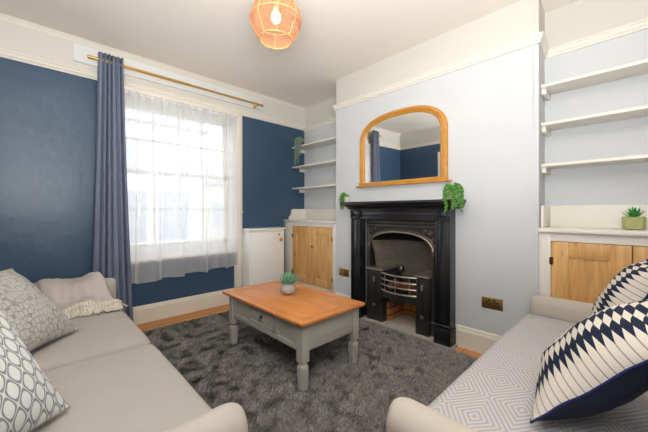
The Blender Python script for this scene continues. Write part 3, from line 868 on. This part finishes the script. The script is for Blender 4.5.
# woven cover lying on the right sofa's seat and over its front edge
m = MB(); pts = []; F = []; NX, NY = 60, 40
def cover_pt(x, k):
    L = [(-.19, .424), (.475, .424)]
    # arclength along y then down over the front edge
    s_ = -.19+k
    if s_ < .470: return s_, .424
    a = min((s_-.470)/.05, 1)*PI/2
    if s_ < .470+.05*PI/2*1.0: a = (s_-.470)/.05; return .470+.05*math.sin(a), .374+.05*math.cos(a)
    return .52, .374-(s_-.470-.05*PI/2)
for i in range(NX+1):
    x = .905+(2.345-.905)*i/NX
    for j in range(NY+1):
        y, z = cover_pt(x, .92*j/NY)
        w_ = .004*noise.noise(Vector((x*5, y*6, 0)))+.002*noise.noise(Vector((x*16, y*16, 3)))
        pts.append((x, y+(abs(w_) if z < .38 else 0), z+w_+.002))
for i in range(NX):
    for j in range(NY): F.append((i*(NY+1)+j, i*(NY+1)+j+1, (i+1)*(NY+1)+j+1, (i+1)*(NY+1)+j))
o = m.poly(pts, F).build('seat_throw', M['diamond'], None, 180)
md = o.modifiers.new('t', 'SOLIDIFY'); md.thickness = .004; md.offset = 1
tag(o, 'pale throw woven with concentric diamonds spread over the beige sofa seat', 'throw')

# ------------------------------------------------------------------ scatter cushions
def cushion(name, P, d, up, size, T, matf, matb, label, group=None, pipe=None, seed=1, n=36, pinch=.07):
    """P corner, d bottom-edge direction, up edge direction, both unit; T half thickness"""
    P, d, up = Vector(P), Vector(d).normalized(), Vector(up).normalized()
    nrm = d.cross(up).normalized()
    if nrm.z < 0: nrm = -nrm
    c0 = P+(d+up)*size/2
    r = thing(name, tuple(c0), label, 'cushion', group)
    m = MB(); uvl = m.bm.loops.layers.uv.active
    def pos(a, b, sgn):
        aa = a*(1-pinch*(1-b*b)*abs(a)**2); bb = b*(1-pinch*(1-a*a)*abs(b)**2)
        th = T*(max(0, (1-a*a))**.55)*(max(0, (1-b*b))**.55)
        th += .006*noise.noise(Vector((a*3+seed, b*3, sgn)))*(1-a*a)*(1-b*b)
        edge = .010*(noise.noise(Vector((a*2.5+seed*3, b*2.5, 7))))
        return c0+d*aa*size/2+up*bb*size/2+nrm*(th*sgn+edge)
    for sgn, mi in ((1, 0), (-1, 1)):
        V = [[m.bm.verts.new(pos(math.sin((-1+2*i/n)*PI/2), math.sin((-1+2*j/n)*PI/2), sgn)) for j in range(n+1)] for i in range(n+1)]
        for i in range(n):
            for j in range(n):
                f = m.bm.faces.new((V[i][j], V[i+1][j], V[i+1][j+1], V[i][j+1])); f.material_index = mi
                for lp, (p, q) in zip(f.loops, ((i, j), (i+1, j), (i+1, j+1), (i, j+1))):
                    lp[uvl].uv = (math.sin((-1+2*p/n)*PI/2)*.5+.5, math.sin((-1+2*q/n)*PI/2)*.5+.5)
    bmesh.ops.remove_doubles(m.bm, verts=m.bm.verts, dist=1e-5)
    m.build('cover', [matf, matb], r, 180)
    E_ = []
    K = 24
    for a0, b0, a1, b1 in ((-1, -1, 1, -1), (1, -1, 1, 1), (1, 1, -1, 1), (-1, 1, -1, -1)):
        for k in range(K):
            t_ = k/K; a = a0+(a1-a0)*t_; b = b0+(b1-b0)*t_; E_.append(pos(a, b, 1))
    MB().tube(E_, .0038, 6, closed=True).build('piping', pipe or M['piping'], r, True)
    return r
al = math.radians(40)
def leanup(n_, a):  # n_ horizontal facing direction
    n_ = Vector(n_).normalized(); return -n_*math.sin(a)+Vector((0, 0, 1))*math.cos(a)
# left sofa
nA = Vector((.78, -.62, 0))
cushion('scatter_cushion', (.175, 2.12, .455), (-.62, -.78, 0), leanup(nA, math.radians(44)), .47, .10, M['crackle'], M['crackle'],
        'silvery grey crackle patterned cushion beside the folded throw', seed=3)
cushion('scatter_cushion', (.085, 1.285, .46), (-.72, -.69, 0), leanup((.69, -.72, 0), math.radians(38)), .45, .105, M['lattice'], M['lattice'],
        'white cushion with bold grey lattice, nearest on the grey sofa', seed=8)
# right sofa
upR = leanup((0, 1, 0), math.radians(42))
cushion('scatter_cushion', (1.09, .22, .455), (1, .05, 0), upR, .47, .105, M['leafstripe'], M['navy'],
        'navy and white leaf striped cushion nearest on the beige sofa', pipe=M['bluepipe'], seed=5)
cushion('scatter_cushion', (1.69, .115, .455), (1, .02, 0), leanup((0, 1, 0), math.radians(24)), .47, .10, M['leafstripe'], M['navy'],
        'navy and white leaf striped cushion behind the nearest striped one', pipe=M['bluepipe'], seed=11)

# ------------------------------------------------------------------ folded throw on the grey sofa's far arm
r = thing('folded_throw', (.22, 2.75, .43), 'folded greyish pink knitted throw with cream tassels over the sofa arm', 'throw')
def thr(s_, t_, lift=0):
    # s_ 0..1 across x, t_ 0..1 from over the arm down to the fringe on the seat
    x = .00+.40*s_+.05*t_*(s_)+.09*t_*(1-s_)*1.1
    y = 3.13-.64*t_
    h = .442+.125*(1/(1+math.exp((t_-.42)*11)))
    if t_ < .12: h -= (.12-t_)*.9
    h += .014*math.sin(s_*8+t_*5)*(1-t_*.5)+.022*noise.noise(Vector((s_*4, t_*4, 1)))+.008*noise.noise(Vector((s_*11, t_*9, 1)))
    e = min(s_, 1-s_); h -= .028*math.exp(-e*26)
    return (x, y, h+.028+lift)
for q, (dx_, lf, nm) in enumerate(((0, 0, 'blanket'), (-.035, -.024, 'under_fold'))):
    m = MB(); pts = []; F = []; A, B = 44, 50
    for i in range(A+1):
        for j in range(B+1):
            x, y, z = thr(i/A, j/B*(1 if q == 0 else .86), lf); pts.append((x+dx_*(1-i/A)*(1 if q else 0), y, z))
    for i in range(A):
        for j in range(B): F.append((i*(B+1)+j, i*(B+1)+j+1, (i+1)*(B+1)+j+1, (i+1)*(B+1)+j))
    o = m.poly(pts, F).build(nm, M['throw'], r, 180)
    md = o.modifiers.new('t', 'SOLIDIFY'); md.thickness = .018; md.offset = -1
# a fold sagging off the inner side towards the backrest
m = MB(); pts = []; F = []
for i in range(21):
    for j in range(31):
        s_, t_ = i/20, j/30
        x0_, y0_, z0_ = thr(0, t_*.62+.05)
        x = x0_-.02-.09*s_+.02*math.sin(t_*7); z = z0_-.13*s_**1.3+.012*math.sin(s_*8+t_*3); y = y0_-.04*s_
        pts.append((x, y, max(z, .447)))
for i in range(20):
    for j in range(30): F.append((i*31+j, i*31+j+1, (i+1)*31+j+1, (i+1)*31+j))
o = m.poly(pts, F).build('side_fold', M['throw'], r, 180)
md = o.modifiers.new('t', 'SOLIDIFY'); md.thickness = .014; md.offset = -1
m = MB(); rnd = random.Random(4)
for k in range(130):
    s_ = k/129; x, y, z = thr(s_, .93); z += .004
    L = rnd.uniform(.09, .15); dx_ = rnd.uniform(-.03, .03)
    P_ = []
    for i in range(6):
        f = i/5; P_.append((x+dx_*f+.004*math.sin(f*9+k), y-L*f-.005, max(.446, z-.004-.05*f+.006*math.sin(f*6+k))+.004*rnd.random()))
    m.tube(P_, .0055, 5)
o = m.build('fringe', M['fringe'], r, True); o['kind'] = 'stuff'
m = MB()
for row in range(2):
    P_ = [tuple(Vector(thr(i/60, .93-.03*row))+Vector((0, 0, .004+.003*math.sin(i*1.7)))) for i in range(61)]
    m.tube(P_, .006, 6)
m.build('knotted_edge', M['fringe'], r, True)

# ------------------------------------------------------------------ rug
RX0, RX1, RY0, RY1 = .52, 2.352, .58, 3.085
rg = thing('rug', ((RX0+RX1)/2, (RY0+RY1)/2, 0), 'dark grey shaggy rug under the coffee table', 'rug')
bx('backing', M['rugbase'], (RX0, RX1, RY0, RY1, .0005, .008), rg)
rs = np.random.RandomState(3); NB = 85000
bxx = rs.uniform(RX0, RX1, NB); byy = rs.uniform(RY0, RY1, NB)
cxr, cyr = (RX0+RX1)/2, (RY0+RY1)/2
ang = np.array([noise.noise(Vector((x*2.1, y*2.1, 0)))*.8+noise.noise(Vector((x*13, y*13, 5)))*2.4 for x, y in zip(bxx, byy)])
ang += rs.uniform(-.7, .7, NB)
keep = np.ones(NB, bool)
for fx_ in (1.193, 1.669):            # pile pressed flat under the table feet
    for fy_ in (1.423, 2.308): keep &= (bxx-fx_)**2+(byy-fy_)**2 > .040**2
bxx, byy, ang = bxx[keep], byy[keep], ang[keep]; NB = len(bxx)
ln_ = rs.uniform(.010, .024, NB)*(1.0); ht = rs.uniform(.012, .022, NB); wd = .0032
dxx, dyy = np.cos(ang)*ln_, np.sin(ang)*ln_
px_, py_ = -np.sin(ang)*wd, np.cos(ang)*wd
V = np.zeros((NB, 3, 3))
V[:, 0] = np.stack([bxx-px_, byy-py_, np.full(NB, .007)], 1); V[:, 1] = np.stack([bxx+px_, byy+py_, np.full(NB, .007)], 1)
V[:, 2] = np.stack([bxx+dxx, byy+dyy, .007+ht], 1)
V = V.reshape(-1, 3)-np.array([cxr, cyr, 0])
me = bpy.data.meshes.new('pile'); me.vertices.add(NB*3); me.vertices.foreach_set('co', V.ravel())
me.loops.add(NB*3); me.loops.foreach_set('vertex_index', np.arange(NB*3)); me.polygons.add(NB)
me.polygons.foreach_set('loop_start', np.arange(0, NB*3, 3)); me.polygons.foreach_set('loop_total', np.full(NB, 3))
me.update(); me.materials.append(M['pile'])
o = bpy.data.objects.new('pile', me); link(o, rg); o['kind'] = 'stuff'

# ------------------------------------------------------------------ coffee table
TX0, TX1, TY0, TY1, TZ = 1.140, 1.748, 1.372, 2.412, .431
tb = thing('coffee_table', ((TX0+TX1)/2, (TY0+TY1)/2, .0085), 'grey painted coffee table with an orange pine top on the rug', 'coffee table')
b_ = .075
bx('tabletop', M['top_pine'], (TX0+b_, TX1-b_, TY0+b_+.001, TY1-b_-.001, TZ-.022, TZ-.001), tb, .0015)
for a, c_, e, f in ((TX0, TX0+b_, TY0, TY1), (TX1-b_, TX1, TY0, TY1)): MB().box(a, c_, e, f, TZ-.024, TZ, .006, 3).build('edge_board', M['top_pine'], tb, True)
m = None
for a, c_, e, f in ((TX0+b_, TX1-b_, TY0, TY0+b_), (TX0+b_, TX1-b_, TY1-b_, TY1)): MB().box(a, c_, e, f, TZ-.024, TZ, .006, 3).build('end_board', M['top_pine_x'], tb, True)
lx0, lx1, ly0, ly1, lw = TX0+.024, TX1-.050, TY0+.022, TY1-.075, .058
ZT = TZ-.024
for xx in (lx0, lx1-lw):
    for yy in (ly0, ly1-lw):
        m = MB(); cx_, cy_ = xx+lw/2, yy+lw/2
        m.box(xx, xx+lw, yy, yy+lw, .175, ZT, .003)
        secs = [(.026, .175), (.019, .166), (.019, .160), (.028, .150), (.030, .140), (.030, .10), (.026, .045), (.026, .0085)]
        for (r0, z0), (r1, z1) in zip(secs[:-1], secs[1:]):
            q = []
            for rr, zz in ((r0, z0), (r1, z1)):
                ch = rr*.35
                q += [(cx_-rr+ch, cy_-rr, zz), (cx_+rr-ch, cy_-rr, zz), (cx_+rr, cy_-rr+ch, zz), (cx_+rr, cy_+rr-ch, zz), (cx_+rr-ch, cy_+rr, zz), (cx_-rr+ch, cy_+rr, zz), (cx_-rr, cy_+rr-ch, zz), (cx_-rr, cy_-rr+ch, zz)]
            F = [(k, (k+1) % 8, 8+(k+1) % 8, 8+k) for k in range(8)]+[tuple(range(8)), tuple(range(15, 7, -1))]
            m.poly(q, F)
        m.build('leg', M['tpaint'], tb)
az = .235
m = MB(); xf_ = lx0+.012
yA, yB = ly0+lw, ly1-lw
dy0, dy1 = (yA+yB)/2-.165, (yA+yB)/2+.165
m.box(xf_, xf_+.018, yA, yB, az, az+.035, .002); m.box(xf_, xf_+.018, yA, yB, ZT-.02, ZT, .002)
for a, c_ in ((yA, yA+.035), (dy0-.03, dy0), (dy1, dy1+.03), (yB-.035, yB)): m.box(xf_, xf_+.018, a, c_, az+.03, ZT-.015, .002)
m.box(xf_+.008, xf_+.016, yA, dy0, az+.02, ZT-.01); m.box(xf_+.008, xf_+.016, dy1, yB, az+.02, ZT-.01)
m.build('front_apron', M['tpaint'], tb, True)
d = thing('drawer', (0, 0, 0)); d.parent = tb
m = MB(); z0_, z1_ = az+.037, ZT-.022
m.box(xf_+.002, xf_+.016, dy0+.002, dy1-.002, z0_, z1_, .001)
for a, c_, e, f in ((dy0+.002, dy1-.002, z0_, z0_+.02), (dy0+.002, dy1-.002, z1_-.02, z1_), (dy0+.002, dy0+.022, z0_, z1_), (dy1-.022, dy1-.002, z0_, z1_)): m.box(xf_-.004, xf_+.004, a, c_, e, f, .003)
bpy.data.objects.remove(d)
d = m.build('drawer', M['tpaint'], tb, True)
yc = (dy0+dy1)/2; zc = (z0_+z1_)/2+.012
m = MB().lathe([(.0, -.008), (.012, -.006), (.013, 0)], (xf_+.002, yc, zc), 12, axis='x')
m.tube([(xf_-.010, yc+.013*math.sin(a), zc-.016+.016*math.cos(a)) for a in [2*PI*k/16 for k in range(16)]], .0028, 6, closed=True)
m.build('ring_pull', M['iron'], d, True)
m = MB(); xb = lx1-.012
m.box(xb-.018, xb, yA, yB, az, ZT, .002); m.build('back_apron', M['tpaint'], tb, True)
for y_, sg in ((ly0+.012, 1), (ly1-.012, -1)):
    m = MB(); a, c_ = sorted((y_, y_+sg*.018))
    m.box(lx0+lw, lx1-lw, a, c_, az, ZT, .002)
    e, f = sorted((y_-sg*.003, y_+sg*.001)); m.box(lx0+lw, lx1-lw, e, f, (az+ZT)/2-.022, (az+ZT)/2-.019)
    m.build('side_apron', M['tpaint'], tb, True)
MB().box(lx0+.03, lx1-.03, ly0+.03, ly1-.03, az, az+.012).build('bottom_board', M['tpaint'], tb)

# ------------------------------------------------------------------ plants
def succulent(c, R, H, pot_fn, leafmat, label, name='potted_succulent', nleaf=34, seed=1, cat='plant'):
    r = thing(name, c, label, cat)
    topz = pot_fn(r, c)
    rnd = random.Random(seed); m = MB()
    for k in range(nleaf):
        f = k/nleaf; az_ = k*2.39996; el = math.radians(12+72*f)+rnd.uniform(-.08, .08)
        L = R*(1.05-.25*f)*rnd.uniform(.85, 1.1) if True else R
        dirv = Vector((math.cos(az_)*math.cos(el), math.sin(az_)*math.cos(el), math.sin(el)*H/R))
        side = Vector((-math.sin(az_), math.cos(az_), 0)); nrm = dirv.cross(side).normalized()
        base = Vector((c[0], c[1], topz))+Vector((math.cos(az_), math.sin(az_), 0))*R*.12*(1-f)
        W = R*.125; P_ = []; n_ = 6
        for i in range(n_+1):
            t_ = i/n_; w_ = W*(math.sin(min(1, t_*1.6+.25)*PI/2) if t_ < .47 else max(0.02, 1-((t_-.47)/.53)**1.5))
            ctr = base+dirv*L*t_+Vector((0, 0, 1))*R*.18*t_*t_
            th = W*.28*(1-t_)
            P_ += [ctr-side*w_+nrm*th*.6, ctr-nrm*th, ctr+side*w_+nrm*th*.6, ctr+nrm*th*.2]
        F = [(4*i+j, 4*i+(j+1) % 4, 4*i+4+(j+1) % 4, 4*i+4+j) for i in range(n_) for j in range(4)]+[(0, 1, 2, 3)]
        m.poly(P_, F)
    m.build('rosette', leafmat, r, 180)
    return r
def pot_round(r, c):
    x, y, z = c
    MB().lathe([(.038, 0), (.052, .008), (.061, .030), (.061, .052), (.053, .074), (.044, .083), (.038, .083), (.038, .070), (0, .070)], c, 28).build('pot', M['concrete'], r, True)
    MB().lathe([(.038, 0), (0, .004)], (x, y, z+.070), 20).build('soil', M['soil'], r, True)
    return z+.074
succulent((1.484, 1.955, TZ), .102, .100, pot_round, M['succ'], 'spiky blue green succulent in a round concrete pot on the coffee table', seed=2, nleaf=52)
def pot_hex(r, c):
    x, y, z = c; m = MB()
    P_ = []
    prof = [(.040, 0), (.052, .006), (.054, .075), (.050, .080), (.044, .080), (.044, .068), (0, .068)]
    m.lathe(prof, c, 8); m.build('pot', M['olive'], r)
    MB().lathe([(.043, 0), (0, .003)], (x, y, z+.069), 16).build('soil', M['soil'], r, True)
    return z+.07
succulent((2.66, .008, .985), .062, .075, pot_hex, M['succ_b'], 'bright green succulent in a faceted sage pot on the right cupboard', seed=6, nleaf=32)
def trailing(c, pr, ph, potmat, leafmat, label, strands, seed, bead=.007, name='trailing_plant', dome=.04, clearx=None):
    r = thing(name, c, label, 'plant')
    x, y, z = c
    MB().lathe([(pr*.75, 0), (pr, ph*.9), (pr, ph), (pr*.85, ph), (pr*.85, ph*.85), (0, ph*.85)], c, 18).build('pot', potmat, r, True)
    rnd = random.Random(seed); m = MB()
    for (dx_, dy_, L) in strands:
        p0 = Vector((x+dx_*pr*.4, y+dy_*pr*.4, z+ph)); d = Vector((dx_, dy_, 0))
        out = (pr+.022)*rnd.uniform(.95, 1.25); rise = dome*rnd.uniform(.3, 1.0)
        P_ = []
        for i in range(9):
            a = i/8*PI*.55; P_.append(p0+d*out*(1-math.cos(a))*.8+Vector((0, 0, rise*math.sin(a*1.4) if a < 2.2 else 0)))
        e = P_[-1]; n_ = max(2, int(L/.010))
        for i in range(1, n_+1):
            P_.append(e+Vector((rnd.uniform(-.002, .002)+d.x*.01*i/n_, rnd.uniform(-.003, .003)+d.y*.01*i/n_, -L*i/n_)))
        m.tube(P_, .0013, 4)
        k = 0.
        for a_, b_2 in zip(P_[:-1], P_[1:]):
            for s_ in range(2):
                q = a_.lerp(b_2, rnd.random()); o_ = Vector((rnd.uniform(-1, 1), rnd.uniform(-1, 1), rnd.uniform(-.6, .6)))*bead*1.0
                q = q+o_
                m.ball(q, bead*rnd.uniform(.7, 1.1), 1, (1, 1, .75))
    for i in range(60):
        a = rnd.uniform(0, 2*PI); rr = pr*1.1*math.sqrt(rnd.random()); m.ball((x+rr*math.cos(a), y+rr*math.sin(a), z+ph+dome*.5*rnd.random()), bead, 1)
    m.build('foliage', leafmat, r, True)
    return r
MZ = 1.192
def fan(angles, L0, L1, seed):
    rnd = random.Random(seed); return [(math.cos(a), math.sin(a), rnd.uniform(L0, L1)) for a in angles]
st = fan([-PI/2+u for u in (-.55, -.35, -.2, -.05, .1, .3, -.7)], .10, .19, 1)+fan([PI+u for u in (-.5, -.3, -.1, .1, .3, .45, .6)], .08, .18, 2)+fan([PI*.75, PI*.68, PI*.8, PI*.62], .04, .13, 5)
trailing((2.345, .985, MZ), .030, .066, M['potgrey'], M['leaf'], 'bright green trailing plant on the right end of the mantel', st, 4, bead=.0072, dome=.055)
st = fan([PI/2+u for u in (-.4, -.2, 0, .2, .4)], .10, .19, 3)+fan([PI+u for u in (-.5, -.3, .0, .3)], .04, .12, 4)
trailing((2.355, 2.105, MZ), .026, .055, M['potgrey'], M['leaf'], 'small green trailing plant on the left end of the mantel', st, 7, bead=.0075, dome=.045)
st = fan([PI+u for u in (-.5, -.35, -.2, -.1, 0, .1, .2, .4, .55, -.6, .7)], .16, .38, 6)+fan([-PI/2-.5, -PI/2-.8, -PI/2-.2], .03, .10, 2)
trailing((2.672, 3.22, 2.0), .040, .055, M['potdark'], M['leaf_grey'], 'grey green trailing plant on the top shelf of the left alcove', st, 9, bead=.0068, dome=.06)

# ------------------------------------------------------------------ rattan pendant
LX, LY = 1.02, 1.46
pl = thing('pendant_lamp', (LX, LY, 2.1), 'woven rattan pendant lampshade with a lit bulb hanging from the ceiling', 'pendant lamp')
SPROF = [(.095, 2.100), (.113, 2.128), (.130, 2.160), (.142, 2.192), (.146, 2.215), (.137, 2.255), (.120, 2.295), (.100, 2.335), (.072, 2.380), (.045, 2.415)]
def srad(z):
    for (r0, z0), (r1, z1) in zip(SPROF[:-1], SPROF[1:]):
        if z0 <= z <= z1: return r0+(r1-r0)*(z-z0)/(z1-z0)
    return SPROF[-1][0]
m = MB()
nz = 62
for k in range(nz+1):
    z = 2.102+(2.413-2.102)*k/nz
    m.tube([(LX+(srad(z)+.0012*(-1)**i)*math.cos(2*PI*i/80), LY+(srad(z)+.0012*(-1)**i)*math.sin(2*PI*i/80), z) for i in range(80)], .0012, 4, closed=True)
for k in range(90):
    a = 2*PI*k/90
    m.tube([(LX+r_*math.cos(a), LY+r_*math.sin(a), z_) for r_, z_ in SPROF], .0009, 4)
m.build('lamp_shade', M['weave'], pl, 180)
m = MB()
for r_, z_ in ((SPROF[0][0], 2.100), (.146, 2.215), (.045, 2.415)):
    m.tube([(LX+(r_+.001)*math.cos(2*PI*i/64), LY+(r_+.001)*math.sin(2*PI*i/64), z_) for i in range(64)], .0038, 6, closed=True)
for k in range(8):
    a = 2*PI*(k+.3)/8
    m.tube([(LX+(r_+.001)*math.cos(a), LY+(r_+.001)*math.sin(a), z_) for r_, z_ in SPROF[:5]], .0026, 5)
    a2 = a+PI/8
    m.tube([(LX+(r_+.001)*math.cos(a+(a2-a)*i/5), LY+(r_+.001)*math.sin(a+(a2-a)*i/5), z_) for i, (r_, z_) in enumerate(SPROF[4:])], .0024, 5)
m.build('shade_frame', M['rattan'], pl, True)
MB().lathe([(0, -.038), (.014, -.035), (.024, -.024), (.029, -.006), (.026, .012), (.016, .030), (.013, .045), (0, .046)], (LX, LY, 2.235), 20).build('bulb', M['bulb'], pl, True)
MB().lathe([(.018, 0), (.02, .01), (.02, .05), (.008, .06)], (LX, LY, 2.282), 16).build('lamp_holder', M['brass'], pl, True)
MB().tube([(LX, LY, 2.34), (LX, LY, ZC-.02)], .003, 8).build('cord', M['white'], pl, True)
MB().lathe([(.012, 0), (.045, .012), (.05, .0345)], (LX, LY, ZC-.035), 24).build('ceiling_rose', M['white'], pl, True)

# ------------------------------------------------------------------ outside: the street and the houses opposite
o = bx('street', M['asphalt'], (-30, 40, YW+.6, 60, -.6, -.5)); struct(o)
def house(x0, x1, y0, zt, rg_, mat, label, wins, ridge=None):
    h_ = thing('house', ((x0+x1)/2, y0+2, -.5), label, 'house')
    m = MB().box(x0, x1, y0, y0+5, -.5, zt); m.build('wall', mat, h_)
    m = MB(); m.prism(rg_, 'y', y0-.15, y0+5.1); m.build('roof', M['roof'], h_)
    for a, b, c_, e in wins:
        f = MB()
        f.box(a-.06, b+.06, y0-.04, y0-.001, c_-.06, e+.06); fo = f.build('window', M['white'], h_)
        g_ = bx('pane', M['wglass'], (a, b, y0-.05, y0-.041, c_, e), fo)
    return h_
house(-3.0, 4.0, 10, 3.7, [(-3.2, 3.7), (4.25, 3.7), (3.3, 4.9), (-2.5, 4.9)], M['render'], 'pale rendered house across the street behind the net curtain',
      [(1.75, 2.25, 2.3, 3.2), (3.1, 3.6, 2.2, 2.8), (1.75, 2.4, .2, 1.7), (2.7, 3.6, .2, 1.7), (-.2, .6, 2.3, 3.2), (-.2, .6, .2, 1.6)])
house(4.3, 9.5, 12, 2.2, [(4.1, 2.2), (9.7, 2.2), (8.7, 3.0), (5.1, 3.0)], M['render2'], 'low cream house further along the street beyond the window',
      [(5.2, 5.9, .5, 1.5)])

# ------------------------------------------------------------------ light
wd_ = bpy.data.worlds.new('sky'); S.world = wd_; wd_.use_nodes = True
bg = wd_.node_tree.nodes['Background']; bg.inputs[0].default_value = (.88, .94, 1, 1); bg.inputs[1].default_value = 2.35
def area(name, loc, target, sx, sy, power, col=(1, 1, 1), spread=180):
    L = bpy.data.lights.new(name, 'AREA'); L.shape = 'RECTANGLE'; L.size = sx; L.size_y = sy; L.energy = power; L.color = col
    L.spread = math.radians(spread)
    o = bpy.data.objects.new(name, L); COL.objects.link(o); o.location = loc
    o.rotation_euler = (Vector(target)-Vector(loc)).to_track_quat('-Z', 'Y').to_euler(); return o
o = area('window_portal', (1.17, YW+.30, 1.42), (1.17, 0, 1.42), 1.14, 1.57, 1); o.data.cycles.is_portal = True
area('bounce_fill', (-.15, -.15, 2.50), (1.1, 1.5, .6), .8, .8, 10, (1, .99, .97))  # added fill from behind the camera, standing in for a bounced flash
area('ceiling_fill', (-.05, -.05, 1.35), (.50, .60, 2.6), .7, .7, 58, (1, .99, .97), 160)  # added upward fill that brightens the room off the ceiling, flash stand-in
L = bpy.data.lights.new('pendant_bulb_light', 'POINT'); L.energy = .5; L.color = (1, .86, .70); L.shadow_soft_size = .03
o = bpy.data.objects.new('pendant_bulb_light', L); COL.objects.link(o); o.location = (LX, LY, 2.175)

# ------------------------------------------------------------------ camera
cam = bpy.data.cameras.new('camera'); co = bpy.data.objects.new('camera', cam); COL.objects.link(co)
co.location = (0, 0, 1.1); co.rotation_euler = (PI/2, 0, -math.radians(44.0))
cam.sensor_width = 36; cam.lens = 301/648*36; cam.shift_y = -(216-211)/648; cam.clip_start = .02
S.camera = co
S.view_settings.view_transform = 'Standard'; S.view_settings.look = 'None'; S.view_settings.gamma = 1; S.view_settings.exposure = .52
S.view_settings.use_curve_mapping = False
